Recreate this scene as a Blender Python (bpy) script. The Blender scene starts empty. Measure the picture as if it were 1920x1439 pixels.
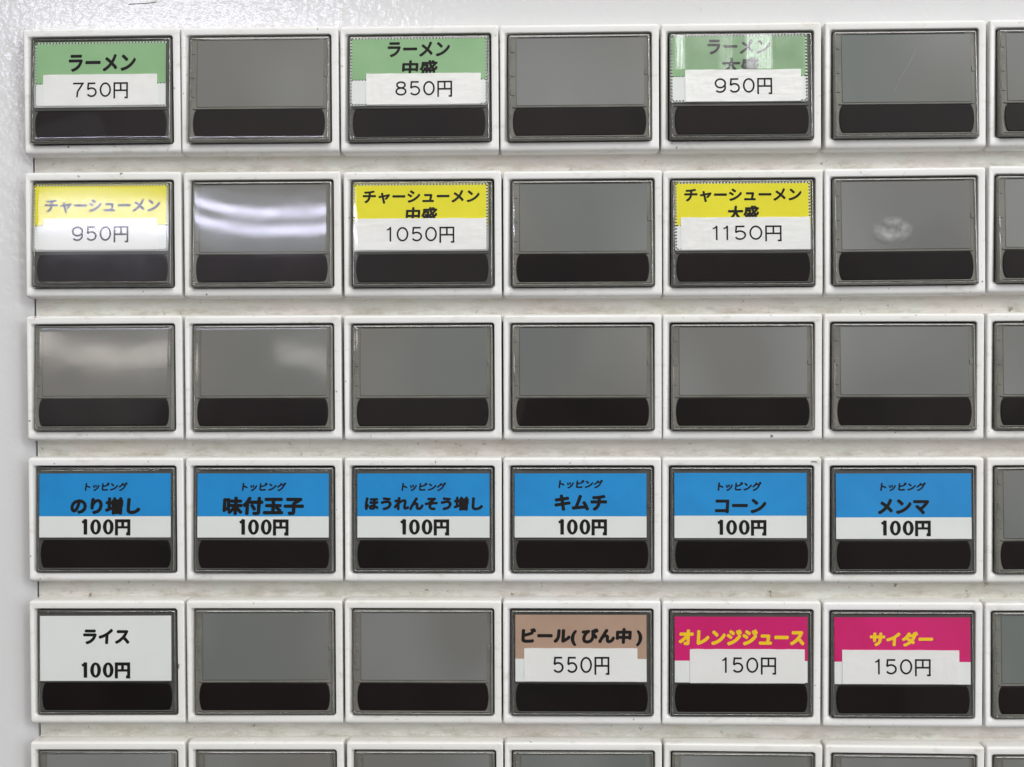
import bpy, bmesh, math, random
from mathutils import Matrix, Vector

scene = bpy.context.scene
MM = 0.001
rad = math.radians

# ------------------------------------------------------------------ camera
cam_data = bpy.data.cameras.new('camera')
cam = bpy.data.objects.new('camera', cam_data)
scene.collection.objects.link(cam)
cam_data.sensor_fit = 'HORIZONTAL'
cam_data.sensor_width = 36.0
cam_data.lens = 36.0 * 2770.0 / 1920.0
cam_data.clip_start = 0.01
cam_data.clip_end = 60.0
right = Vector((0.999608, 0.02784, -0.002989))
up = Vector((0.002312, 0.024324, 0.999701))
back = Vector((0.027904, -0.999316, 0.02425))
m = Matrix((right, up, back)).transposed().to_4x4()
m.translation = Vector((116.306, -327.727, -70.317)) * MM
cam.matrix_world = m
scene.camera = cam

# ------------------------------------------------------------------ world: the dim shop behind the photographer
world = bpy.data.worlds.new('World')
scene.world = world
world.use_nodes = True
wn, wl = world.node_tree.nodes, world.node_tree.links
wn.clear()
w_out = wn.new('ShaderNodeOutputWorld')
w_bg = wn.new('ShaderNodeBackground')
w_co = wn.new('ShaderNodeTexCoord')
w_sc = wn.new('ShaderNodeMapping'); w_sc.inputs['Scale'].default_value = (7.0, 7.0, 2.6)
w_nz = wn.new('ShaderNodeTexNoise'); w_nz.inputs['Scale'].default_value = 1.0; w_nz.inputs['Detail'].default_value = 2.0
w_rp = wn.new('ShaderNodeValToRGB')
els = w_rp.color_ramp.elements
els[0].position = 0.30; els[0].color = (0.055, 0.035, 0.032, 1)
els[1].position = 0.72; els[1].color = (0.62, 0.58, 0.55, 1)
for pos, colr in ((0.42, (0.13, 0.10, 0.10, 1)), (0.52, (0.24, 0.25, 0.25, 1)), (0.60, (0.36, 0.34, 0.32, 1))):
    e = els.new(pos); e.color = colr
wl.new(w_co.outputs['Generated'], w_sc.inputs['Vector'])
wl.new(w_sc.outputs['Vector'], w_nz.inputs['Vector'])
wl.new(w_nz.outputs['Fac'], w_rp.inputs['Fac'])
# fittings, posters and doorways of the shop: blocky patches of different brightness
w_ms = wn.new('ShaderNodeMapping'); w_ms.inputs['Scale'].default_value = (8.0, 8.0, 4.5); w_ms.inputs['Location'].default_value = (.37, .2, .11)
w_vo = wn.new('ShaderNodeTexVoronoi'); w_vo.distance = 'CHEBYCHEV'; w_vo.inputs['Scale'].default_value = 1.0
w_se = wn.new('ShaderNodeSeparateColor')
w_vr = wn.new('ShaderNodeValToRGB'); w_vr.color_ramp.interpolation = 'LINEAR'
ve = w_vr.color_ramp.elements
ve[0].position = 0.0; ve[0].color = (0.03, 0.022, 0.022, 1)
ve[1].position = 1.0; ve[1].color = (1.7, 1.75, 1.9, 1)
for pos, colr in ((0.45, (0.10, 0.075, 0.075, 1)), (0.65, (0.26, 0.25, 0.24, 1)), (0.80, (0.62, 0.48, 0.40, 1)), (0.90, (0.95, 1.0, 1.0, 1))):
    e = ve.new(pos); e.color = colr
w_mx = wn.new('ShaderNodeMix'); w_mx.data_type = 'RGBA'; w_mx.inputs[0].default_value = 0.6
wl.new(w_co.outputs['Generated'], w_ms.inputs['Vector']); wl.new(w_ms.outputs['Vector'], w_vo.inputs['Vector'])
wl.new(w_vo.outputs['Color'], w_se.inputs['Color']); wl.new(w_se.outputs['Red'], w_vr.inputs['Fac'])
wl.new(w_rp.outputs['Color'], w_mx.inputs[6]); wl.new(w_vr.outputs['Color'], w_mx.inputs[7])
wl.new(w_mx.outputs[2], w_bg.inputs['Color'])
w_bg.inputs['Strength'].default_value = 0.42
wl.new(w_bg.outputs['Background'], w_out.inputs['Surface'])

# ------------------------------------------------------------------ lamps
def area(name, loc, aim, sx, sy, power, color):
    d = bpy.data.lights.new(name, 'AREA')
    d.shape = 'RECTANGLE'; d.size = sx; d.size_y = sy; d.energy = power; d.color = color
    o = bpy.data.objects.new(name, d)
    scene.collection.objects.link(o)
    v = Vector(aim) - Vector(loc)
    o.location = loc
    o.rotation_euler = v.to_track_quat('-Z', 'Y').to_euler()
    return o

MID = (0.115, 0.0, -0.07)
area('ceiling_lamp', (0.30, -1.45, 1.35), MID, 1.6, 1.0, 37.0, (1.0, 0.992, 0.976))
area('shop_window', (1.9, -1.7, 0.15), MID, 0.9, 1.6, 17.0, (0.95, 0.98, 1.0))
area('added_streak_lamp', (1.83, -2.50, 0.93), MID, 0.34, 0.85, 20.0, (0.96, 0.98, 1.0))  # unseen lamp added to throw glare streaks onto one taped card
# twin fluorescent tubes hung on the far ceiling: their image stands in the upper left of the panel
TUBE = Vector((-1.08, -4.5, 1.02))
for dz in (-0.032, 0.032):
    area('fluorescent_tube', TUBE + Vector((0, 0, dz)), MID, 1.06, 0.030, 2.9, (0.78, 0.77, 1.0))
area('added_sheen_lamp', TUBE + Vector((-.06, -.25, .05)), MID, 1.02, 0.22, 1.3, (0.86, 0.85, 1.0))  # unseen panel lamp added for lavender sheen on the paint and caps
area('far_ceiling_lamp', (-3.33, -11.0, 1.25), MID, 1.16, 0.17, 6.0, (1.0, 0.90, 0.84))
area('far_ceiling_lamp', (-1.71, -11.0, 1.25), MID, 0.60, 0.16, 2.2, (1.0, 0.96, 0.92))

vs = scene.view_settings
vs.view_transform = 'Standard'; vs.look = 'None'; vs.exposure = 0.0; vs.gamma = 1.0; vs.use_curve_mapping = False
scene.render.engine = 'CYCLES'
scene.cycles.max_bounces = 12
scene.cycles.transparent_max_bounces = 16
scene.cycles.use_denoising = True

# ------------------------------------------------------------------ materials
def new_mat(name):
    mt = bpy.data.materials.new(name); mt.use_nodes = True
    nt = mt.node_tree
    return mt, nt.nodes, nt.links, nt.nodes['Principled BSDF']

def noise(n, l, vec, scale, detail=4.0, rough=0.55):
    t = n.new('ShaderNodeTexNoise')
    t.inputs['Scale'].default_value = scale; t.inputs['Detail'].default_value = detail
    t.inputs['Roughness'].default_value = rough
    l.new(vec, t.inputs['Vector'])
    return t.outputs['Fac']

def ramp(n, l, fac, stops):
    r = n.new('ShaderNodeValToRGB')
    e = r.color_ramp.elements
    e[0].position, e[0].color = stops[0][0], (*stops[0][1], 1)
    e[1].position, e[1].color = stops[-1][0], (*stops[-1][1], 1)
    for p, c in stops[1:-1]:
        x = e.new(p); x.color = (*c, 1)
    l.new(fac, r.inputs['Fac'])
    return r.outputs['Color']

def mixc(n, l, fac, a, b, blend='MIX'):
    x = n.new('ShaderNodeMix'); x.data_type = 'RGBA'; x.blend_type = blend
    for sock, val in ((x.inputs[0], fac), (x.inputs[6], a), (x.inputs[7], b)):
        if isinstance(val, (int, float)): sock.default_value = val
        elif isinstance(val, tuple): sock.default_value = (*val, 1)
        else: l.new(val, sock)
    return x.outputs[2]

def mapping(n, l, vec, scale):
    p = n.new('ShaderNodeMapping'); p.inputs['Scale'].default_value = scale
    l.new(vec, p.inputs['Vector'])
    return p.outputs['Vector']

def per_object(n, l, scale=1.0):
    """object coordinates shifted by each object's own random number, so that copies do not repeat"""
    co = n.new('ShaderNodeTexCoord'); oi = n.new('ShaderNodeObjectInfo')
    mu = n.new('ShaderNodeMath'); mu.operation = 'MULTIPLY'; mu.inputs[1].default_value = 3.7
    l.new(oi.outputs['Random'], mu.inputs[0])
    ad = n.new('ShaderNodeVectorMath'); ad.operation = 'ADD'
    l.new(co.outputs['Object'], ad.inputs[0]); l.new(mu.outputs[0], ad.inputs[1])
    return ad.outputs['Vector'], oi.outputs['Random']

def bump(n, l, bsdf, h, strength, dist):
    b = n.new('ShaderNodeBump'); b.inputs['Strength'].default_value = strength; b.inputs['Distance'].default_value = dist
    l.new(h, b.inputs['Height']); l.new(b.outputs['Normal'], bsdf.inputs['Normal'])
    return b

# white moulded plastic of the button frames, a little yellowed, with specks and rubbed-in grime
mat_frame, n, l, b = new_mat('frame_plastic')
v, rnd = per_object(n, l)
tint = ramp(n, l, noise(n, l, v, 60), [(0.35, (0.765, 0.76, 0.735)), (0.65, (0.80, 0.80, 0.79))])
tint = mixc(n, l, ramp(n, l, rnd, [(0.3, (0, 0, 0)), (1.0, (0.5, 0.5, 0.5))]), tint, (0.745, 0.735, 0.675))
grime = ramp(n, l, noise(n, l, mapping(n, l, v, (1, 1, 2.2)), 210, 6, 0.7), [(0.56, (0, 0, 0)), (0.76, (0.8, 0.8, 0.8))])
c1 = mixc(n, l, grime, tint, (0.56, 0.53, 0.46))
speck = ramp(n, l, noise(n, l, v, 640, 3, 0.6), [(0.70, (0, 0, 0)), (0.735, (1, 1, 1))])
c2 = mixc(n, l, speck, c1, (0.22, 0.20, 0.17))
l.new(c2, b.inputs['Base Color'])
b.inputs['Roughness'].default_value = 0.36
b.inputs['Specular IOR Level'].default_value = 0.45
bump(n, l, b, noise(n, l, v, 900, 3), 0.06, 0.0002)

mat_hole, n, l, b = new_mat('cavity_shade')  # near-black colour stands in for the shade of deep gaps
b.inputs['Base Color'].default_value = (0.012, 0.012, 0.011, 1); b.inputs['Roughness'].default_value = 0.6

# smoked body behind the cap
mat_body, n, l, b = new_mat('smoked_body')
v, rnd = per_object(n, l)
l.new(ramp(n, l, noise(n, l, v, 160), [(0.3, (0.060, 0.060, 0.052)), (0.7, (0.088, 0.088, 0.079))]), b.inputs['Base Color'])
b.inputs['Roughness'].default_value = 0.42

# the same body behind a grey diffuser is painted paler for the light leaking in
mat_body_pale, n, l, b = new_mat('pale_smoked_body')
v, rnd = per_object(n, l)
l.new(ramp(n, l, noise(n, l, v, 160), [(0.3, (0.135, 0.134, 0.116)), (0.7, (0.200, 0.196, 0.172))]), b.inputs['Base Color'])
b.inputs['Roughness'].default_value = 0.42

# plain grey diffuser card of the unused buttons; haze and room reflections are painted in as tones
mat_grey, n, l, b = new_mat('grey_diffuser')
v, rnd = per_object(n, l)
tone = ramp(n, l, rnd, [(0.0, (0.136, 0.134, 0.132)), (0.35, (0.134, 0.155, 0.149)), (0.7, (0.160, 0.161, 0.158)), (1.0, (0.130, 0.147, 0.143))])
t2 = mixc(n, l, ramp(n, l, noise(n, l, v, 16, 1), [(0.38, (0, 0, 0)), (0.66, (0.9, 0.9, 0.9))]), tone, (0.175, 0.166, 0.150))
v2 = n.new('ShaderNodeVectorMath'); v2.operation = 'ADD'; v2.inputs[1].default_value = (5.1, 2.2, 8.3); l.new(v, v2.inputs[0])
l.new(mixc(n, l, ramp(n, l, noise(n, l, mapping(n, l, v2.outputs['Vector'], (1.2, 1, .8)), 24, 1.5), [(0.45, (0, 0, 0)), (0.72, (0.9, 0.9, 0.9))]), t2, (0.230, 0.237, 0.232)), b.inputs['Base Color'])
b.inputs['Roughness'].default_value = 0.55

mat_dark, n, l, b = new_mat('dark_window')
v, rnd = per_object(n, l)
l.new(ramp(n, l, noise(n, l, v, 70), [(0.3, (0.0040, 0.0026, 0.0030)), (0.7, (0.0095, 0.0056, 0.0052))]), b.inputs['Base Color'])
b.inputs['Roughness'].default_value = 0.35
b.inputs['Specular IOR Level'].default_value = 0.2

# clear acrylic: thin sheet, Fresnel mirror over a faintly smoked transmission
def clear_mat(name, rough, tint, f0=0.05, haze=0.12):
    mt = bpy.data.materials.new(name); mt.use_nodes = True
    n, l = mt.node_tree.nodes, mt.node_tree.links
    n.clear()
    out = n.new('ShaderNodeOutputMaterial'); mx = n.new('ShaderNodeMixShader')
    tr = n.new('ShaderNodeBsdfTransparent'); tr.inputs['Color'].default_value = (*tint, 1)
    gl = n.new('ShaderNodeBsdfGlossy')
    hz = n.new('ShaderNodeBsdfGlossy'); hz.inputs['Roughness'].default_value = 0.20   # fine wear scatters part of the mirror image
    gm = n.new('ShaderNodeMixShader'); gm.inputs[0].default_value = haze
    l.new(gl.outputs[0], gm.inputs[1]); l.new(hz.outputs[0], gm.inputs[2])
    fr = n.new('ShaderNodeLayerWeight'); fr.inputs['Blend'].default_value = 0.5
    pw = n.new('ShaderNodeMath'); pw.operation = 'POWER'; pw.inputs[1].default_value = 5.0
    sk = n.new('ShaderNodeMath'); sk.operation = 'MULTIPLY_ADD'; sk.inputs[1].default_value = 0.90; sk.inputs[2].default_value = f0
    l.new(fr.outputs['Facing'], pw.inputs[0]); l.new(pw.outputs[0], sk.inputs[0])
    v, rnd = per_object(n, l)
    rg = n.new('ShaderNodeMapRange')
    rg.inputs['From Min'].default_value = 0.35; rg.inputs['From Max'].default_value = 0.75
    rg.inputs['To Min'].default_value = rough; rg.inputs['To Max'].default_value = rough * 2.2
    l.new(noise(n, l, v, 130, 5, 0.6), rg.inputs['Value'])
    l.new(rg.outputs['Result'], gl.inputs['Roughness'])
    l.new(sk.outputs[0], mx.inputs[0]); l.new(tr.outputs[0], mx.inputs[1]); l.new(gm.outputs[0], mx.inputs[2])
    l.new(mx.outputs[0], out.inputs['Surface'])
    return mt
mat_clear = clear_mat('clear_acrylic', 0.014, (0.945, 0.945, 0.935))
mat_scuffed = clear_mat('scuffed_acrylic', 0.026, (0.945, 0.945, 0.935), 0.05, 0.16)
mat_hazy = clear_mat('hazy_acrylic', 0.040, (0.945, 0.945, 0.935), 0.05, 0.2)

mat_edge = clear_mat('acrylic_edge', 0.05, (0.93, 0.93, 0.91), 0.22)   # thick edge seen end on: strong inner reflection
mat_tape = clear_mat('clear_tape', 0.17, (0.98, 0.98, 0.98), 0.17, 0.35)

def paper_mat(name, lo, hi, rough=0.5, coat=0.0):
    mt, n, l, b = new_mat(name)
    v, rnd = per_object(n, l)
    l.new(ramp(n, l, noise(n, l, v, 90, 5, 0.6), [(0.3, lo), (0.7, hi)]), b.inputs['Base Color'])
    b.inputs['Roughness'].default_value = rough
    b.inputs['Coat Weight'].default_value = coat
    b.inputs['Coat Roughness'].default_value = 0.12
    return mt
PAPER = {
    'green':   paper_mat('green_paper', (0.225, 0.430, 0.205), (0.290, 0.490, 0.265)),
    'yellow':  paper_mat('yellow_paper', (0.75, 0.680, 0.003), (0.81, 0.745, 0.008)),
    'blue':    paper_mat('blue_paper', (0.003, 0.235, 0.590), (0.006, 0.285, 0.680)),
    'brown':   paper_mat('brown_paper', (0.385, 0.255, 0.185), (0.470, 0.315, 0.235)),
    'magenta': paper_mat('magenta_paper', (0.560, 0.001, 0.125), (0.650, 0.003, 0.165)),
    'white':   paper_mat('white_paper', (0.74, 0.775, 0.76), (0.80, 0.81, 0.80)),
}
mat_ink, n, l, b = new_mat('black_ink')
b.inputs['Base Color'].default_value = (0.008, 0.007, 0.007, 1); b.inputs['Roughness'].default_value = 0.6; b.inputs['Specular IOR Level'].default_value = 0.2
mat_yink, n, l, b = new_mat('yellow_ink')
b.inputs['Base Color'].default_value = (0.88, 0.58, 0.004, 1); b.inputs['Roughness'].default_value = 0.5

# price stickers under crinkled clear tape
mat_sticker, n, l, b = new_mat('taped_sticker')
v, rnd = per_object(n, l)
l.new(ramp(n, l, noise(n, l, v, 70), [(0.3, (0.80, 0.80, 0.79)), (0.7, (0.84, 0.84, 0.835))]), b.inputs['Base Color'])
b.inputs['Roughness'].default_value = 0.4
b.inputs['Coat Weight'].default_value = 1.0; b.inputs['Coat Roughness'].default_value = 0.09
bn = n.new('ShaderNodeBump'); bn.inputs['Strength'].default_value = 0.8; bn.inputs['Distance'].default_value = 0.0006
l.new(noise(n, l, mapping(n, l, v, (0.7, 1, 1.5)), 520, 4, 0.6), bn.inputs['Height'])
l.new(bn.outputs['Normal'], b.inputs['Coat Normal'])

# orange-peel white powder coat of the cabinet
mat_paint, n, l, b = new_mat('powder_coat')
co = n.new('ShaderNodeTexCoord'); v = co.outputs['Object']
base = ramp(n, l, noise(n, l, v, 9, 3), [(0.3, (0.635, 0.635, 0.635)), (0.7, (0.665, 0.665, 0.668))])
dirt = ramp(n, l, noise(n, l, mapping(n, l, v, (1.6, 1, 0.8)), 75, 6, 0.7), [(0.62, (0, 0, 0)), (0.82, (0.55, 0.55, 0.55))])
sp = ramp(n, l, noise(n, l, v, 520, 2, 0.5), [(0.775, (0, 0, 0)), (0.80, (1, 1, 1))])
l.new(mixc(n, l, sp, mixc(n, l, dirt, base, (0.60, 0.585, 0.54)), (0.30, 0.28, 0.25)), b.inputs['Base Color'])
b.inputs['Roughness'].default_value = 0.35
b.inputs['Specular IOR Level'].default_value = 0.2
b.inputs['Coat Weight'].default_value = 1.0; b.inputs['Coat Roughness'].default_value = 0.13; b.inputs['Coat IOR'].default_value = 1.68
bn = n.new('ShaderNodeBump'); bn.inputs['Strength'].default_value = 0.30; bn.inputs['Distance'].default_value = 0.00036
l.new(noise(n, l, v, 560, 2.0, 0.5), bn.inputs['Height'])
l.new(bn.outputs['Normal'], b.inputs['Coat Normal'])
bump(n, l, b, noise(n, l, v, 640, 2.0, 0.5), 0.10, 0.0005)

# beige mounting strips between the rows, with horizontal wiping streaks and grime specks
mat_strip, n, l, b = new_mat('mounting_plastic')
co = n.new('ShaderNodeTexCoord'); v = co.outputs['Object']
base = ramp(n, l, noise(n, l, mapping(n, l, v, (0.8, 1, 1.3)), 40, 4, 0.6), [(0.3, (0.775, 0.735, 0.650)), (0.45, (0.800, 0.805, 0.740)), (0.58, (0.805, 0.750, 0.705)), (0.72, (0.800, 0.770, 0.680))])
streak = ramp(n, l, noise(n, l, mapping(n, l, v, (0.45, 1, 1.6)), 300, 6, 0.72), [(0.50, (0, 0, 0)), (0.74, (0.75, 0.75, 0.75))])
c1 = mixc(n, l, streak, base, (0.58, 0.53, 0.44))
sp1 = ramp(n, l, noise(n, l, v, 460, 4, 0.65), [(0.62, (0, 0, 0)), (0.69, (1, 1, 1))])
zone = ramp(n, l, noise(n, l, v, 38, 2), [(0.40, (0.1, 0.1, 0.1)), (0.56, (1, 1, 1))])
mk = n.new('ShaderNodeMath'); mk.operation = 'MULTIPLY'
l.new(sp1, mk.inputs[0]); l.new(zone, mk.inputs[1])
# rubbed-in dirt that has settled along the top edge of each row of frames
sx_ = n.new('ShaderNodeSeparateXYZ'); l.new(v, sx_.inputs[0])
dv = n.new('ShaderNodeMath'); dv.operation = 'MULTIPLY_ADD'; dv.inputs[1].default_value = 1 / 0.03145; dv.inputs[2].default_value = 20.0
l.new(sx_.outputs['Z'], dv.inputs[0])
fr_ = n.new('ShaderNodeMath'); fr_.operation = 'FRACT'; l.new(dv.outputs[0], fr_.inputs[0])
edge_ = ramp(n, l, fr_.outputs[0], [(0.0, (1, 1, 1)), (0.035, (0.85, 0.85, 0.85)), (0.075, (0, 0, 0))])
rub = ramp(n, l, noise(n, l, mapping(n, l, v, (0.5, 1, 1.4)), 260, 6, 0.75), [(0.44, (0, 0, 0)), (0.66, (0.8, 0.8, 0.8))])
mk2 = n.new('ShaderNodeMath'); mk2.operation = 'MULTIPLY'
l.new(edge_, mk2.inputs[0]); l.new(rub, mk2.inputs[1])
c1 = mixc(n, l, mk2.outputs[0], c1, (0.42, 0.37, 0.29))
l.new(mixc(n, l, mk.outputs[0], c1, (0.30, 0.25, 0.19)), b.inputs['Base Color'])
b.inputs['Roughness'].default_value = 0.45
bump(n, l, b, noise(n, l, v, 700, 3), 0.15, 0.0002)

mat_scratch, n, l, b = new_mat('scratched_acrylic')
b.inputs['Base Color'].default_value = (0.42, 0.42, 0.42, 1); b.inputs['Roughness'].default_value = 0.5
b.inputs['Alpha'].default_value = 0.55
mat_scuff, n, l, b = new_mat('black_scuff')
b.inputs['Base Color'].default_value = (0.10, 0.09, 0.085, 1); b.inputs['Roughness'].default_value = 0.7
# glare on a fingerprint smudge, painted as a thin, irregular pale patch
mat_smudge_glare, n, l, b = new_mat('painted_smudge_glare')
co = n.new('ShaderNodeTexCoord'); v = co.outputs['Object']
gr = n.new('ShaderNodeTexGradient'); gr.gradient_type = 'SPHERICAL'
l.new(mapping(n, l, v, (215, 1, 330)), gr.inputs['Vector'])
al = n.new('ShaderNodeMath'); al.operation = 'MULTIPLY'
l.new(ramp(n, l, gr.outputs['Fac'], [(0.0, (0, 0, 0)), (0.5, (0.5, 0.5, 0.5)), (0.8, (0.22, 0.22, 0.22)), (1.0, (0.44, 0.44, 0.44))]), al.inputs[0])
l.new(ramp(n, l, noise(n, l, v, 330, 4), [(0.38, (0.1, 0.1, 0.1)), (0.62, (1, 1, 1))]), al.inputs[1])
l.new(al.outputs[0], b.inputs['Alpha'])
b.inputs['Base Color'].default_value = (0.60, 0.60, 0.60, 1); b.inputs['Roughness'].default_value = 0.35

# ------------------------------------------------------------------ mesh helpers (all lengths in mm)
def rring(l_, r_, b_, t_, y, rc, seg=5):
    """rounded rectangle in x/z at depth y"""
    pts = []
    for cx, cz, a0 in ((r_ - rc, t_ - rc, 0), (l_ + rc, t_ - rc, 90), (l_ + rc, b_ + rc, 180), (r_ - rc, b_ + rc, 270)):
        for k in range(seg + 1):
            a = rad(a0 + 90.0 * k / seg)
            yy = y if not isinstance(y, tuple) else y[0 if math.cos(a) < 0 else 1] * math.cos(a) ** 2 + y[2] * math.sin(a) ** 2   # (left, right, top and bottom)
            pts.append((cx + rc * math.cos(a), yy, cz + rc * math.sin(a)))
    return pts

def loft(bm, rings, mat=0, cap_first=False, cap_last=False, smooth=True):
    vr = [[bm.verts.new(Vector(p) * MM) for p in r] for r in rings]
    N = len(vr[0])
    for a, b_ in zip(vr, vr[1:]):
        for i in range(N):
            j = (i + 1) % N
            f = bm.faces.new((a[i], a[j], b_[j], b_[i])); f.material_index = mat; f.smooth = smooth
    if cap_first:
        f = bm.faces.new(vr[0]); f.material_index = mat
    if cap_last:
        f = bm.faces.new(list(reversed(vr[-1]))); f.material_index = mat
    return vr

def box(bm, x0, x1, y0, y1, z0, z1, mat=0, bev=0.0):
    vs_ = [bm.verts.new(Vector((x, y, z)) * MM) for x in (x0, x1) for y in (y0, y1) for z in (z0, z1)]
    q = [(0, 1, 3, 2), (4, 6, 7, 5), (0, 4, 5, 1), (2, 3, 7, 6), (0, 2, 6, 4), (1, 5, 7, 3)]
    fs = []
    for i in q:
        f = bm.faces.new([vs_[k] for k in i]); f.material_index = mat; fs.append(f)
    if bev:
        es = {e for f in fs for e in f.edges}
        bmesh.ops.bevel(bm, geom=list(es), offset=bev * MM, segments=2, profile=0.5, affect='EDGES')

def finish(bm, name, mats, recalc=True):
    if recalc: bmesh.ops.recalc_face_normals(bm, faces=bm.faces)
    me = bpy.data.meshes.new(name)
    bm.to_mesh(me); bm.free()
    for mt in (mats if isinstance(mats, (list, tuple)) else [mats]): me.materials.append(mt)
    return me

def link(name, me, parent=None):
    o = bpy.data.objects.new(name, me)
    scene.collection.objects.link(o)
    if parent: o.parent = parent
    return o

# ------------------------------------------------------------------ the setting: cabinet front and mounting plate
bm = bmesh.new()
prof = [(-420, 300), (520, 300), (520, -2.6), (0.35, -2.6), (0.35, -420), (-420, -420)]
front = [bm.verts.new(Vector((x, -0.7, z)) * MM) for x, z in prof]
rear = [bm.verts.new(Vector((x, 0.9, z)) * MM) for x, z in prof]
bm.faces.new(front); bm.faces.new(list(reversed(rear)))
for i in range(6):
    j = (i + 1) % 6
    bm.faces.new((front[i], rear[i], rear[j], front[j]))
bmesh.ops.bevel(bm, geom=[e for e in bm.edges if e.verts[0] in front and e.verts[1] in front], offset=0.25 * MM, segments=3, profile=0.5, affect='EDGES')
front_mesh = finish(bm, 'cabinet_front', mat_paint)
o = link('cabinet_front', front_mesh)
front_obj = o
o['kind'] = 'structure'; o['label'] = 'white textured cabinet front above and left of the buttons'

bm = bmesh.new()
for r in range(7):                             # plate with a slot behind every row, so the joints between buttons stay dark
    z1 = (-26.2, -57.8, -89.2, -120.5, -152.2, -183.4)[r - 1] if r else -2.9
    z0 = (-4.0, -33.0, -64.5, -95.8, -127.3, -158.9, -420)[r]
    box(bm, 0.72, 520, 0, 1.2, min(z0, z1), max(z0, z1))
o = link('mounting_plate', finish(bm, 'mounting_plate', mat_strip))
o['kind'] = 'structure'; o['label'] = 'grimy beige plate showing between the rows of buttons'
bm = bmesh.new()
box(bm, -20, 530, 2.2, 3.0, -430, 10)  # black sheet added behind the slots as the shade of deep joints
o = link('interior_shade_sheet', finish(bm, 'interior_shade_sheet', mat_hole))
o['kind'] = 'structure'

# ------------------------------------------------------------------ shared button meshes
HW, HH = 17.27, 13.8
OL, OR, OB, OTOP = -15.72, 15.72, -11.72, 11.95     # window opening in the frame

def housing_mesh():
    bm = bmesh.new()
    R = []
    R.append(rring(-HW - .02, HW + .02, -HH - .15, HH + .05, 2.0, .66))
    R.append(rring(-HW, HW, -HH - .05, HH, -3.4, .64))
    # rounded outer edge: tight on the sides, wide on the lower lip
    for k in range(6):
        a = rad(90.0 * k / 5); s, c = math.sin(a), 1 - math.cos(a)
        R.append(rring(-HW + .30 * c, HW - .20 * c, -HH + .95 * c, HH - .50 * c, (-4.52 - .38 * s, -4.56 - .34 * s, -3.85 - 1.05 * s), .62 - .2 * c))
    R.append(rring(-HW + .34, HW - .24, -HH + 1.0, HH - .55, -4.905, 0.40))
    # left bar falls away towards the window, the others stay nearly flat
    R.append(rring(OL - .62, OR + .24, OB - .24, OTOP + .26, (-4.84, -4.87, -4.89), 0.80))
    R.append(rring(OL - .52, OR + .14, OB - .15, OTOP + .17, (-4.72, -4.84, -4.86), 0.74))
    R.append(rring(OL - .12, OR + .04, OB - .04, OTOP + .05, (-4.02, -4.74, -4.76), 0.66))
    R.append(rring(OL, OR, OB, OTOP, (-3.80, -4.55, -4.55), 0.60))
    R.append(rring(OL + .05, OR - .05, OB + .05, OTOP - .05, -2.4, 0.62))
    loft(bm, R)
    # well behind the cap, its shade put in as black colour
    loft(bm, [rring(OL + .05, OR - .05, OB + .05, OTOP - .05, -2.4, 0.62), rring(OL + .05, OR - .05, OB + .05, OTOP - .05, -0.6, 0.62)], mat=1, cap_last=True)
    return finish(bm, 'housing', [mat_frame, mat_hole])

# the pieces below hang from the top edge of the window: x across, y into the button, z down from that edge
CL, CR, CB, CT = -15.48, 15.48, -23.45, -0.22        # cap outline

def body_mesh(mat):
    bm = bmesh.new()
    L, R_, B, T = CL + .08, CR - .08, CB + .08, CT - .08
    loft(bm, [rring(L, R_, B, T, 4.0, .5), rring(L, R_, B, T, 0.75, .5), rring(L + .12, R_ - .12, B + .12, T - .12, .64, .5),
              rring(L + .36, R_ - .36, B + .36, T - .36, .64, .45), rring(L + .44, R_ - .44, B + .44, T - .44, .80, .4)], cap_last=True)
    # snap tabs down both sides and a long lip along the top
    for sx in (-1, 1):
        for z0, z1 in (((-4.1, -2.6), (-9.4, -7.9), (-13.6, -11.3)) if sx < 0 else ((-9.2, -8.1),)):
            xa, xb = sorted((sx * (CR - 1.35), sx * (CR - .55)))
            box(bm, xa, xb, .62, .86, z0, z1, bev=.10)
    box(bm, -13.2, 13.0, .36, .78, -.78, -.46, bev=.08)
    # ribs above and below the dark window
    for z0, z1 in ((-16.32, -16.0), (-22.78, -22.5)):
        loft(bm, [rring(-14.5, 14.5, z0, z1, .85, .1, 2), rring(-14.5, 14.5, z0, z1, .58, .1, 2), rring(-14.42, 14.42, z0 + .08, z1 - .08, .50, .06, 2)], cap_last=True)
    return finish(bm, 'body', mat)

def bulge_outline(hw, z0, z1, y, sag, rc, nseg=10):
    """slot whose two short ends bow outwards"""
    pts = []
    h = (z1 - z0) / 2; cz = (z0 + z1) / 2
    for s in (1, -1):
        for k in range(nseg + 1):
            t = 1 - 2 * k / nseg
            e = abs(t)
            corner = rc * (max(0, (e - .72) / .28)) ** 2
            pts.append((s * (hw - sag * t * t - corner), y, cz + s * t * h))
    return pts

def indicator_mesh():
    bm = bmesh.new()
    loft(bm, [bulge_outline(14.45, -22.42, -16.42, .85, .5, .22), bulge_outline(14.45, -22.42, -16.42, .62, .5, .22),
              bulge_outline(14.30, -22.30, -16.54, .55, .5, .22)], cap_last=True)
    return finish(bm, 'indicator', mat_dark)

def grey_mesh():
    bm = bmesh.new()
    loft(bm, [rring(-13.75, 14.05, -15.85, -.95, .84, .25, 2), rring(-13.75, 14.05, -15.85, -.95, .755, .25, 2), rring(-13.60, 13.9, -15.72, -1.08, .70, .2, 2)], cap_last=True)
    return finish(bm, 'insert', mat_grey)

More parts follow.
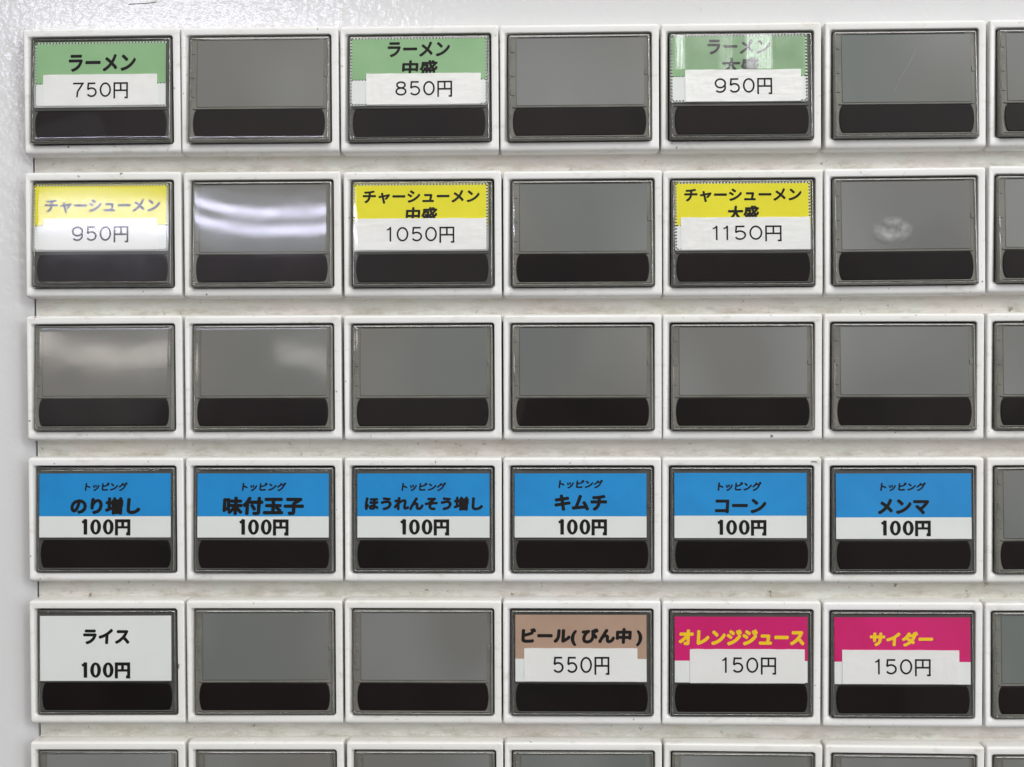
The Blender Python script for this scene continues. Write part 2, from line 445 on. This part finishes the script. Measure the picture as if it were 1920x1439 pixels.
def cap_mesh(seed, warp, mats):
    """clear cap: warped front sheet, rounded rim, side wall and an inner wall that shows as fine lines"""
    rng = random.Random(seed)
    xs, zs = [], []
    def axis(a, b_, n):
        out = [a, a + .05, a + .13, a + .24, a + .38, a + .55]
        k = n - 12
        out += [a + .55 + (b_ - a - 1.1) * (i + 1) / (k + 1) for i in range(k)]
        return out + [b_ - .55, b_ - .38, b_ - .24, b_ - .13, b_ - .05, b_]
    xs = axis(CL, CR, 46); zs = axis(CB, CT, 36)
    ph = [rng.uniform(0, 6.28) for _ in range(8)]
    a = [rng.uniform(.5, 1.0) for _ in range(4)]
    def edge(d):
        if d >= .55: return 0.0
        return .55 - math.sqrt(max(0, .55 ** 2 - (.55 - d) ** 2))
    def h(x, z):
        u, w = x / 15.0, (z + 11.8) / 11.6
        v = warp.get('amp', 1.25) * (
            .020 * a[0] * math.sin(2.2 * u + ph[0]) * w * 1.0
            + .010 * a[1] * math.sin(4.6 * u + ph[1]) * math.cos(1.6 * w + ph[2])
            + .016 * a[2] * math.cos(2.0 * w + 1.3 * u + ph[3])
            + .004 * a[3] * math.sin(8.0 * u + ph[4]) * math.sin(3.2 * w + ph[5]))
        v += warp.get('bow', 0) * (u * u) * w + warp.get('zbow', 0) * w * w + warp.get('xbow', 0) * u * u
        return v
    bm = bmesh.new()
    grid = []
    for z in zs:
        row = []
        for x in xs:
            d = max(edge(min(x - CL, CR - x)), edge(min(z - CB, CT - z)))
            row.append(bm.verts.new(Vector((x, d + h(x, z), z)) * MM))
        grid.append(row)
    for i in range(len(zs) - 1):
        for j in range(len(xs) - 1):
            f = bm.faces.new((grid[i][j], grid[i][j + 1], grid[i + 1][j + 1], grid[i + 1][j])); f.smooth = True
    loopv = grid[0][:] + [r[-1] for r in grid[1:]] + grid[-1][-2::-1] + [r[0] for r in grid[-2:0:-1]]
    low = [bm.verts.new((vv.co.x, 3.6 * MM, vv.co.z)) for vv in loopv]
    for i in range(len(loopv)):
        j = (i + 1) % len(loopv)
        bm.faces.new((loopv[i], loopv[j], low[j], low[i])).smooth = True
    loft(bm, [rring(CL + q, CR - q, CB + q, CT - q, yy, .34, 3) for q, yy in ((.30, 3.4), (.30, .52), (.35, .36), (.44, .29), (.53, .36), (.58, .52), (.62, .9))], mat=1)
    return finish(bm, 'cap', mats)

# ------------------------------------------------------------------ lettering
def text_mesh(body, bold):
    c = bpy.data.curves.new('lettering', 'FONT')
    c.body = body; c.size = 1.0; c.offset = bold; c.resolution_u = 3; c.space_character = 1.0
    o = bpy.data.objects.new('lettering', c)
    scene.collection.objects.link(o)
    dg = bpy.context.evaluated_depsgraph_get(); dg.update()
    me = bpy.data.meshes.new_from_object(o.evaluated_get(dg))
    P = [(v.co.x, v.co.y) for v in me.vertices]; Fs = [tuple(p.vertices) for p in me.polygons]
    bpy.data.objects.remove(o); bpy.data.curves.remove(c); bpy.data.meshes.remove(me)
    return P, Fs

def fit_text(bm, body, rect, y, bold, slant=0.0, crop=None):
    P, Fs = text_mesh(body, 0.0)
    P = [(x + slant * z, z) for x, z in P]
    x0, x1 = min(p[0] for p in P), max(p[0] for p in P)
    z0, z1 = min(p[1] for p in P), max(p[1] for p in P)
    L, T, R_, B = rect
    # heavy face: the same print struck several times, each strike a hair aside and a hair above the last
    w = bold * (T - B)
    L, R_, T, B = L + w, R_ - w, T - w, B + w
    for q in range(9):
        dx, dz = (w * math.cos(rad(45 * q)), w * math.sin(rad(45 * q))) if q < 8 else (0, 0)
        vs_ = [bm.verts.new(Vector((L + dx + (x - x0) / (x1 - x0) * (R_ - L), y - .0015 * q, B + dz + (z - z0) / (z1 - z0) * (T - B))) * MM) for x, z in P]
        for f in Fs:
            try: bm.faces.new([vs_[k] for k in f])
            except ValueError: pass

def stroke(bm, pts, w, y, closed=False):
    """flat pen stroke along a polyline"""
    P = [Vector((p[0], p[1])) for p in pts]; N = len(P); Lf, Rt = [], []
    for i in range(N):
        if closed: d0, d1 = (P[i] - P[i - 1]).normalized(), (P[(i + 1) % N] - P[i]).normalized()
        else:
            d0 = (P[i] - P[i - 1]).normalized() if i else (P[1] - P[0]).normalized()
            d1 = (P[i + 1] - P[i]).normalized() if i < N - 1 else d0
        t = d0 + d1
        t = t.normalized() if t.length > 1e-6 else d0
        nn = Vector((-t.y, t.x)); k = 1 / max(.45, nn.dot(Vector((-d0.y, d0.x))))
        Lf.append(bm.verts.new(Vector((P[i].x + nn.x * w / 2 * k, y, P[i].y + nn.y * w / 2 * k)) * MM))
        Rt.append(bm.verts.new(Vector((P[i].x - nn.x * w / 2 * k, y, P[i].y - nn.y * w / 2 * k)) * MM))
    for i in range(N if closed else N - 1):
        j = (i + 1) % N
        bm.faces.new((Lf[i], Lf[j], Rt[j], Rt[i]))

def arc(cx, cz, rx, rz, a0, a1, n=20):
    return [(cx + rx * math.cos(rad(a0 + (a1 - a0) * k / n)), cz + rz * math.sin(rad(a0 + (a1 - a0) * k / n))) for k in range(n + 1)]

def price(bm, digits, rect, y, bold):
    """digits and the yen sign drawn as pen strokes inside rect (left, top, right, bottom)"""
    L, T, R_, B = rect
    Hh = T - B
    w = (.195 if bold else .106) * Hh
    yen = 1.0                                  # the yen sign, a little taller and reaching lower than the digits
    adv = {'1': .60, '0': .92, '5': .86, '7': .86, '8': .88, '9': .90}
    if bold: adv = {'1': .62, '0': .80}
    total = sum(adv[d] for d in digits) + 1.02
    s = (R_ - L) / total
    dz0 = B + Hh * (.05 if bold else .10); dh = T - dz0
    x = L; k = 0
    def st(p, closed=False, ww=None):
        nonlocal k
        stroke(bm, p, ww or w, y - .002 * k, closed); k += 1
    hw = w / 2
    for d in digits:
        a = adv[d] * s; cx = x + a * .5
        gw = a * .80 / 2 - hw                  # half width of the glyph skeleton
        top, bot = T - hw, dz0 + hw
        mid = (top + bot) / 2
        if d == '0':
            if bold:                           # heavier on the sides than at top and bottom
                N = 28
                o_ = [bm.verts.new(Vector((px, y - .002 * k, pz)) * MM) for px, pz in arc(cx, mid, gw + w * .62, dh / 2, 0, 360 - 360 / N, N - 1)]
                i_ = [bm.verts.new(Vector((px, y - .002 * k, pz)) * MM) for px, pz in arc(cx, mid, gw - w * .55, dh / 2 - w * .78, 0, 360 - 360 / N, N - 1)]
                for q in range(N):
                    bm.faces.new((o_[q], o_[(q + 1) % N], i_[(q + 1) % N], i_[q]))
                k += 1
            else: st(arc(cx, mid, gw, dh / 2 - hw, 0, 350, 28), True)
        elif d == '1':
            xx = cx + (a * .10 if bold else 0)
            st([(xx, dz0), (xx, T)], ww=w * (1.15 if bold else 1))
            st([(xx - .22 * s, T - dh * .20), (xx - .10 * s, T - dh * .155), (xx + hw * .3, T - dh * .02)], ww=w * .85)
        elif d == '7':
            st([(cx - gw - hw, top), (cx + gw, top), (cx + gw * .3, mid + dh * .1), (cx - gw * .15, mid - dh * .12), (cx - gw * .3, dz0)])
        elif d == '5':
            st([(cx + gw * .85, top), (cx - gw * .72, top), (cx - gw * .85, mid + dh * .02), ])
            rz = dh * .315 - hw * .6
            st([(cx - gw * .88, mid + dh * .02)] + arc(cx - gw * .02, bot + rz, gw, rz, 130, -150, 24))
        elif d == '8':
            st(arc(cx, top - dh * .20, gw * .86, dh * .20, 0, 345, 24), True)
            st(arc(cx, bot + dh * .235, gw, dh * .235, 0, 345, 24), True)
        elif d == '9':
            st(arc(cx, top - dh * .29, gw, dh * .29, 0, 345, 24), True)
            st([(cx + gw, top - dh * .29)] + arc(cx - gw * .05, bot + dh * .30, gw * 1.03, dh * .30, 20, -140, 18))
        x += a
    x0, x1 = x + .12 * s, x + 1.0 * s - hw
    tp = T - hw
    st([(x0, B), (x0, tp), (x1, tp), (x1, B + hw), (x1 - .17 * s, B + hw)])
    st([(x0 + hw * .5, B + Hh * .50), (x1 - hw * .5, B + Hh * .50)], ww=w * (.75 if bold else 1))
    st([((x0 + x1) / 2, tp), ((x0 + x1) / 2, B + Hh * .50)], ww=w * (.9 if bold else 1))

def film_mesh(rect, streaks):
    """clear tape with fine upright creases inside the given x ranges"""
    L, T, R_, B = rect; bm = bmesh.new()
    n_ = int((R_ - L) / .03); a, b_ = [], []
    for k in range(n_ + 1):
        x = L + (R_ - L) * k / n_
        h = 0.0
        for s0, s1, per, sl in streaks:
            if s0 < x < s1:
                e = min(1, (x - s0) / 1.6, (s1 - x) / 1.0)
                t = ((x - s0) / per) % 1.0
                saw = (t * .55 + .55 * t * t) if t < .8 else .792 * (1 - (t - .8) / .2)
                h = sl * per * saw * e
        a.append(bm.verts.new(Vector((x, .20 + h, T)) * MM)); b_.append(bm.verts.new(Vector((x, .20 + h, B)) * MM))
    for i in range(n_):
        bm.faces.new((a[i], a[i + 1], b_[i + 1], b_[i])).smooth = True
    return finish(bm, 'tape', mat_tape)

# ------------------------------------------------------------------ name cards and price stickers
def jag(a, b_, n, amp):
    """scalloped run from a to b, teeth bulging to the left of the direction of travel"""
    ax, az = a; bx, bz = b_
    d = math.hypot(bx - ax, bz - az); nx, nz = -(bz - az) / d, (bx - ax) / d
    out = []
    for k in range(n):
        for f, q in ((0.0, 0), (.25, .8), (.5, 1), (.75, .8)):
            t = (k + f) / n
            out.append((ax + (bx - ax) * t + nx * amp * q, az + (bz - az) * t + nz * amp * q))
    return out

def card_mesh(spec, col, jagged, clean_right=False):
    L, T, R_, B = spec['card']; band = spec['band']; y = .42
    bm = bmesh.new()
    def sheet(pts, yy, mat, thick=.16):
        f = [bm.verts.new(Vector((px, yy, pz)) * MM) for px, pz in pts]
        r = [bm.verts.new(Vector((px, yy + thick, pz)) * MM) for px, pz in pts]
        bm.faces.new(f).material_index = mat
        for i in range(len(pts)):
            j = (i + 1) % len(pts)
            bm.faces.new((f[i], r[i], r[j], f[j])).material_index = mat
    def outline(t, b_, jt, jb):
        if not jagged: return [(L, t), (L, b_), (R_, b_), (R_, t)]
        amp = -.34
        p = []
        nv = max(3, round((t - b_)/ .70)); nh = round((R_ - L)/ .70)
        p += jag((L, t), (L, b_), nv, amp)
        p += jag((L, b_), (R_, b_), nh, amp) if jb else [(L, b_)]
        p += [(R_, b_)] if clean_right else jag((R_, b_), (R_, t), nv, amp)
        p += jag((R_, t), (L, t), nh, amp) if jt else [(R_, t)]
        return p
    if band is None:
        sheet(outline(T, B, 0, 0), y, 0)
    else:
        sheet(outline(T, band, 1, 0), y, 0)
        sheet(outline(band, B, 0, 1), y, 1)
        if jagged:                             # row of printed dots along the foot of the coloured band
            def dots(a, b_, yy, mat, off=0.0, rr=.17):
                d = math.hypot(b_[0] - a[0], b_[1] - a[1]); nd = round(d / .70)
                for q in range(nd):
                    t = (q + .5 + off) / nd
                    if t > 1: continue
                    cx, cz = a[0] + (b_[0] - a[0]) * t, a[1] + (b_[1] - a[1]) * t
                    vs_ = [bm.verts.new(Vector((cx + rr * math.cos(rad(45 * g)), yy, cz + rr * math.sin(rad(45 * g)))) * MM) for g in range(8)]
                    bm.faces.new(vs_).material_index = mat
            dots((L, band), (R_, band), y - .012, 2)
            runs = [((L, T), (L, B)), ((L, T), (R_, T)), ((L, B), (R_, B))]
            if not clean_right: runs.append(((R_, T), (R_, B)))
            for a, b_ in runs:
                dots(a, b_, y - .012, 2, 0.0, .21)
                dots(a, b_, y - .014, 1, 0.5, .19)
    return finish(bm, 'name_card', [PAPER[col], PAPER['white'], mat_ink])

def lettering(spec, with_price):
    bm = bmesh.new()
    ink = mat_ink
    for i, (body, rect, style) in enumerate(spec['texts']):
        bold, slant = {'n': (.042, .06), 's': (.050, .12), 'b': (.056, .05), 'y': (.060, .05)}[style]
        if style == 'y': ink = mat_yink
        fit_text(bm, body, rect, .40 - .02 * i, bold, slant)
    if with_price: price(bm, *spec['price'], .365, True)
    return finish(bm, 'lettering', ink, recalc=False)

def sticker_mesh(rect, rng):
    L, T, R_, B = rect; bm = bmesh.new()
    nx = 14
    top = [(L + (R_ - L) * k / nx, T + rng.uniform(-.03, .03) + .10 * (k / nx - .5) * rng.uniform(-1, 1)) for k in range(nx + 1)]
    f0 = [bm.verts.new(Vector((px, .30 - .02 * math.sin(3.0 * k / nx), pz)) * MM) for k, (px, pz) in enumerate(top)]
    lift = [rng.uniform(0, .14), rng.uniform(.04, .18)]
    f1 = [bm.verts.new(Vector((px, .30 - lift[0] * (1 - k / nx) ** 6 - lift[1] * (k / nx) ** 6, B + .02 * math.sin(9.0 * k / nx))) * MM) for k, (px, pz) in enumerate(top)]
    r0 = [bm.verts.new(Vector((px, .415, pz)) * MM) for px, pz in top]
    r1 = [bm.verts.new(Vector((px, .415, B)) * MM) for px, pz in top]
    for i in range(nx):
        bm.faces.new((f0[i], f0[i + 1], f1[i + 1], f1[i]))
        bm.faces.new((f0[i], r0[i], r0[i + 1], f0[i + 1])); bm.faces.new((f1[i + 1], r1[i + 1], r1[i], f1[i]))
    bm.faces.new((f0[0], f1[0], r1[0], r0[0])); bm.faces.new((f0[-1], r0[-1], r1[-1], f1[-1]))
    return finish(bm, 'price_sticker', mat_sticker)

POSES = {
    0: [(17.50, -13.79, 0.27), (52.32, -13.78, 0.08), (87.27, -13.85, 0.17), (122.12, -13.88, 0.17), (157.12, -13.87, 0.13), (192.49, -13.77, 0.18), (227.79, -13.65, 0.13)],
    1: [(17.49, -45.24, 0.08), (52.65, -45.36, 0.09), (87.82, -45.46, 0.12), (122.76, -45.54, 0.11), (157.55, -45.59, 0.11), (192.52, -45.40, 0.36), (227.62, -45.15, -0.17)],
    2: [(17.45, -76.79, 0.15), (52.57, -76.82, 0.15), (87.72, -76.87, 0.12), (122.69, -76.90, 0.03), (157.46, -76.90, 0.04), (192.36, -76.89, -0.07), (227.44, -76.86, 0.04)],
    3: [(17.47, -108.09, 0.04), (52.59, -108.11, -0.03), (87.68, -108.12, -0.04), (122.58, -108.11, -0.03), (157.34, -108.13, -0.03), (192.43, -108.16, 0.06), (227.69, -108.12, 0.21)],
    4: [(17.40, -139.75, 0.19), (52.45, -139.65, 0.14), (87.49, -139.57, -0.00), (122.41, -139.53, -0.01), (157.27, -139.59, -0.10), (192.34, -139.76, -0.02), (227.48, -139.80, 0.30)],
    5: [(17.36, -171.16, 0.26), (52.63, -171.00, 0.26), (87.82, -170.89, 0.10), (122.71, -170.84, 0.08), (157.63, -170.93, -0.38), (192.73, -171.18, -0.44), (227.85, -171.27, 0.16)],
}
CARDS = {
    (0, 0): dict(card=(-14.46, -1.36, 14.21, -15.35), band=-10.41, col='green',
        texts=[('ラーメン', (-7.16, -3.88, 7.69, -7.78), 'n')],
        sticker=(-12.73, -8.38, 12.35, -15.26), price=('750', (-6.4, -10.19, 6.05, -13.78))),
    (0, 2): dict(card=(-14.84, -0.87, 14.65, -15.44), band=-10.04, col='green',
        texts=[('ラーメン', (-6.86, -1.66, 6.77, -5.06), 'n'), ('中盛', (-3.74, -5.76, 4.07, -9.17), 'n')],
        sticker=(-11.52, -8.66, 13.46, -15.5), price=('850', (-5.44, -10.4, 7.29, -13.93))),
    (0, 4): dict(card=(-15.05, -0.87, 14.03, -15.19), band=-9.82, col='green',
        texts=[('ラーメン', (-7.25, -1.72, 6.45, -5.03), 'n'), ('大盛', (-4.26, -5.73, 3.87, -9.14), 'n')],
        sticker=(-12.14, -8.4, 12.83, -15.37), price=('950', (-6.12, -10.31, 6.67, -13.87))),
    (1, 0): dict(card=(-15.09, -1.04, 14.25, -15.34), band=-9.91, col='yellow',
        texts=[('チャーシューメン', (-12.8, -4.13, 12.75, -7.17), 'n')],
        sticker=(-12.97, -8.4, 12.07, -15.34), price=('950', (-7.01, -10.14, 5.88, -13.73))),
    (1, 2): dict(card=(-14.87, -1.05, 14.17, -15.45), band=-10.12, col='yellow',
        texts=[('チャーシューメン', (-13.02, -2.33, 12.55, -5.3), 'n'), ('中盛', (-3.63, -6.05, 3.31, -9.31), 'n')],
        sticker=(-14.84, -8.55, 13.97, -15.48), price=('1050', (-7.99, -10.42, 7.09, -13.96))),
    (1, 4): dict(card=(-14.51, -0.96, 14.41, -15.45), band=-10.25, col='yellow',
        texts=[('チャーシューメン', (-12.71, -2.22, 12.74, -5.16), 'n'), ('大盛', (-3.41, -5.97, 3.48, -9.32), 'n')],
        sticker=(-13.48, -8.52, 14.47, -15.57), price=('1150', (-6.88, -10.37, 8.36, -13.84))),
    (3, 0): dict(card=(-14.75, -1.67, 14.42, -15.76), band=-11.11, col='blue',
        texts=[('トッピング', (-4.65, -3.61, 4.91, -5.56), 's'), ('のり増し', (-7.85, -6.86, 7.72, -10.76), 'b')],
        sticker=None, price=('100', (-5.76, -11.76, 5.59, -15.31))),
    (3, 1): dict(card=(-14.66, -1.66, 14.34, -15.72), band=-11.08, col='blue',
        texts=[('トッピング', (-4.87, -3.61, 5.01, -5.55), 's'), ('味付玉子', (-9.11, -6.73, 8.92, -10.79), 'b')],
        sticker=None, price=('100', (-5.82, -11.73, 5.58, -15.27))),
    (3, 2): dict(card=(-14.43, -1.68, 14.6, -15.73), band=-11.07, col='blue',
        texts=[('トッピング', (-4.74, -3.62, 5.12, -5.55), 's'), ('ほうれんそう増し', (-12.81, -6.69, 13.2, -9.84), 'b')],
        sticker=None, price=('100', (-5.41, -11.72, 5.83, -15.24))),
    (3, 3): dict(card=(-14.79, -1.71, 14.03, -15.71), band=-11.08, col='blue',
        texts=[('トッピング', (-5.2, -3.07, 4.6, -4.99), 's'), ('キムチ', (-6.08, -6.27, 5.48, -9.87), 'b')],
        sticker=None, price=('100', (-5.68, -11.72, 5.48, -15.23))),
    (3, 4): dict(card=(-14.64, -1.6, 14.1, -15.79), band=-10.93, col='blue',
        texts=[('トッピング', (-5.26, -3.52, 4.36, -5.56), 's'), ('コーン', (-5.84, -7.2, 5.37, -10.39), 'b')],
        sticker=None, price=('100', (-5.72, -11.84, 5.42, -15.25))),
    (3, 5): dict(card=(-14.65, -1.7, 14.6, -15.9), band=-11.24, col='blue',
        texts=[('トッピング', (-5.08, -3.62, 4.86, -5.54), 's'), ('メンマ', (-5.62, -7.17, 5.54, -10.6), 'b')],
        sticker=None, price=('100', (-5.4, -11.94, 5.85, -15.32))),
    (4, 0): dict(card=(-14.86, -1.59, 14.33, -15.95), band=None, col='white',
        texts=[('ライス', (-5.27, -4.44, 5.09, -7.88), 'b')],
        sticker=None, price=('100', (-6.06, -11.87, 5.28, -15.42))),
    (4, 3): dict(card=(-14.54, -1.35, 14.18, -15.94), band=-10.96, col='brown',
        texts=[('ビール( びん中 )', (-13.24, -4.17, 13.29, -8.17), 'b')],
        sticker=(-12.62, -8.62, 12.17, -15.89), price=('550', (-6.64, -10.48, 6.12, -14.41))),
    (4, 4): dict(card=(-14.52, -1.65, 14.4, -16.0), band=-11.26, col='magenta',
        texts=[('オレンジジュース', (-13.69, -4.39, 13.75, -7.9), 'y')],
        sticker=(-11.23, -8.69, 13.77, -16.11), price=('150', (-4.47, -10.48, 7.62, -14.23))),
    (4, 5): dict(card=(-14.84, -1.54, 14.61, -16.07), band=-11.2, col='magenta',
        texts=[('サイダー', (-7.18, -4.61, 6.57, -7.88), 'y')],
        sticker=(-13.18, -8.64, 12.14, -16.01), price=('150', (-6.35, -10.57, 6.02, -14.28))),
}


bm = bmesh.new()
stroke(bm, [(22.3, 6.0), (24.5, 6.15), (26.5, 6.2), (28.6, 6.5)], .17, -.72)
link('scuff_mark', finish(bm, 'scuff_mark', mat_scuff, recalc=False), front_obj)

LABELS = {
    (0, 0): 'top left button with green card ラーメン and taped price 750円',
    (0, 1): 'blank grey button between the green 750円 and 850円 buttons',
    (0, 2): 'button with green card ラーメン中盛 and pasted price 850円',
    (0, 3): 'blank grey button between the green 850円 and 950円 buttons',
    (0, 4): 'button with green card ラーメン大盛 under glare and taped price 950円',
    (0, 5): 'blank grey button with a long thin scratch, right of the green 950円 button',
    (0, 6): 'blank button cut off by the right photo edge, in the top row',
    (1, 0): 'button with yellow card チャーシューメン and taped price 950円',
    (1, 1): 'blank button with bright lamp reflection between yellow 950円 and 1050円 buttons',
    (1, 2): 'button with yellow card チャーシューメン中盛 and pasted price 1050円',
    (1, 3): 'blank grey button between the yellow 1050円 and 1150円 buttons',
    (1, 4): 'button with yellow card チャーシューメン大盛 and pasted price 1150円',
    (1, 5): 'blank grey button with a painted fingerprint glare, right of the yellow 1150円 button',
    (1, 6): 'blank button cut off by the right photo edge, in the row of yellow cards',
    (2, 0): 'blank grey button between yellow 950円 card above and のり増し card below',
    (2, 1): 'blank grey button directly above the blue 味付玉子 button',
    (2, 2): 'blank grey button between yellow 1050円 card above and ほうれんそう増し card below',
    (2, 3): 'blank grey button directly above the blue キムチ button',
    (2, 4): 'blank grey button between yellow 1150円 card above and コーン card below',
    (2, 5): 'blank grey button directly above the blue メンマ button',
    (2, 6): 'blank button cut off by the right photo edge, in the row without any cards',
    (3, 0): 'button with blue and white topping card のり増し 100円',
    (3, 1): 'button with blue and white topping card 味付玉子 100円',
    (3, 2): 'button with blue and white topping card ほうれんそう増し 100円',
    (3, 3): 'button with blue and white topping card キムチ 100円',
    (3, 4): 'button with blue and white topping card コーン 100円',
    (3, 5): 'button with blue and white topping card メンマ 100円',
    (3, 6): 'blank button cut off by the right photo edge, in the row of blue cards',
    (4, 0): 'button with plain white card ライス 100円',
    (4, 1): 'blank grey button right beside the white ライス button',
    (4, 2): 'blank grey button left beside the brown ビール button',
    (4, 3): 'button with brown card ビール(びん中) and pasted price 550円',
    (4, 4): 'button with magenta card オレンジジュース in yellow letters and price 150円',
    (4, 5): 'button with magenta card サイダー in yellow letters and price 150円',
    (4, 6): 'blank button cut off by the right photo edge, right of the magenta サイダー button',
    (5, 0): 'blank button cut off by the bottom edge, under the white ライス button',
    (5, 1): 'blank button cut off by the bottom edge, second from the left',
    (5, 2): 'blank button cut off by the bottom edge, third from the left',
    (5, 3): 'blank button cut off by the bottom edge, under the brown ビール button',
    (5, 4): 'blank button cut off by the bottom edge, under the magenta オレンジジュース button',
    (5, 5): 'blank button cut off by the bottom edge, under the magenta サイダー button',
    (5, 6): 'blank button in the bottom right corner, cut off by both photo edges',
}

TILT = {0: 4.7, 1: 4.1, 2: 3.6, 3: 2.6, 4: 2.2, 5: 2.0}
WARP = {                                     # caps whose bend shows in their reflections
    (1, 0): dict(amp=.2, bow=.008), (1, 1): dict(amp=.22, bow=-.030),
    (2, 0): dict(amp=.7, bow=-.035), (2, 1): dict(amp=.9, bow=.02),
}
YAW = {}
mesh_housing = housing_mesh(); mesh_body = body_mesh(mat_body); mesh_body_pale = body_mesh(mat_body_pale); mesh_indicator = indicator_mesh(); mesh_grey = grey_mesh()

def make_button(r, c):
    x, z, rot = POSES[r][c]
    key = (r, c); rng = random.Random(100 * r + c + 7)
    root = bpy.data.objects.new('ticket_button', None)
    scene.collection.objects.link(root)
    root.empty_display_size = .01
    root.location = (x * MM, rng.uniform(-.12, .12) * MM, z * MM)
    root.rotation_euler = (0, rad(-rot), 0)
    root['label'] = LABELS[key]; root['category'] = 'button'; root['group'] = 'push buttons on the ticket machine front'
    link('housing', mesh_housing, root)
    tilt = TILT[r] + (.05 if key == (1, 0) else 0) + (rng.uniform(-.5, .5) if key not in WARP else 0)
    yaw = YAW.get(key, 0.0 if key in WARP else rng.uniform(.1, .6))
    def hang(name, me, parent=root):
        o = link(name, me, parent)
        if parent is root:
            o.location = (0, -5.05 * MM, OTOP * MM)
            o.rotation_euler = (rad(-tilt), 0, rad(yaw))
        return o
    hang('button_body', mesh_body if key in CARDS else mesh_body_pale)
    hang('indicator_window', mesh_indicator)
    if key in CARDS:
        s = CARDS[key]
        jagged = r < 2
        cd = hang('name_card', card_mesh(s, s['col'], jagged, key == (0, 0)))
        hang('lettering', lettering(s, s['sticker'] is None), cd)
        if s['sticker']:
            st = hang('price_sticker', sticker_mesh(s['sticker'], rng))
            bm = bmesh.new(); price(bm, *s['price'], .265, False)
            hang('lettering', finish(bm, 'lettering', mat_ink, recalc=False), st)
    else:
        hang('blank_insert', mesh_grey)
    cap = hang('clear_cap', cap_mesh(1000 + 10 * r + c, WARP.get(key, {}), [mat_scuffed if key == (1, 1) else mat_hazy if c < 2 and r in (1, 2) else mat_clear, mat_edge]))
    if key == (0, 4):
        L, T, R_, B = CARDS[key]['card']
        hang('tape', film_mesh((L - .1, T + .1, R_ - .6, CARDS[key]['sticker'][1] + .15), [(-15.2, -11.4, .31, .235), (-6.0, -1.0, .29, .15), (.2, 7.4, .33, .235)]), cd)
    if key == (3, 4):
        bm = bmesh.new()
        stroke(bm, [(15.0, 12.75), (15.7, 12.8), (16.3, 12.7)], .22, -4.93)
        link('scuff_mark', finish(bm, 'scuff_mark', mat_scuff, recalc=False), root)
    if key == (0, 5):
        bm = bmesh.new()
        stroke(bm, [(-2.75, -13.9), (-2.0, -12.2), (-1.1, -10.3), (.2, -8.3), (1.3, -6.2), (2.4, -4.0)], .07, -.05)
        hang('scratch', finish(bm, 'scratch', mat_scratch, recalc=False), cap)
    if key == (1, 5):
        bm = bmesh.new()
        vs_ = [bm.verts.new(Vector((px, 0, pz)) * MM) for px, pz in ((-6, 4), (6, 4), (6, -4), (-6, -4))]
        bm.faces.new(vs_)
        o = hang('smudge_glare', finish(bm, 'smudge_glare', mat_smudge_glare, recalc=False), cap)
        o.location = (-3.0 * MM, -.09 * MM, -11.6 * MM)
    return root

for r in range(6):
    for c in range(7):
        make_button(r, c)
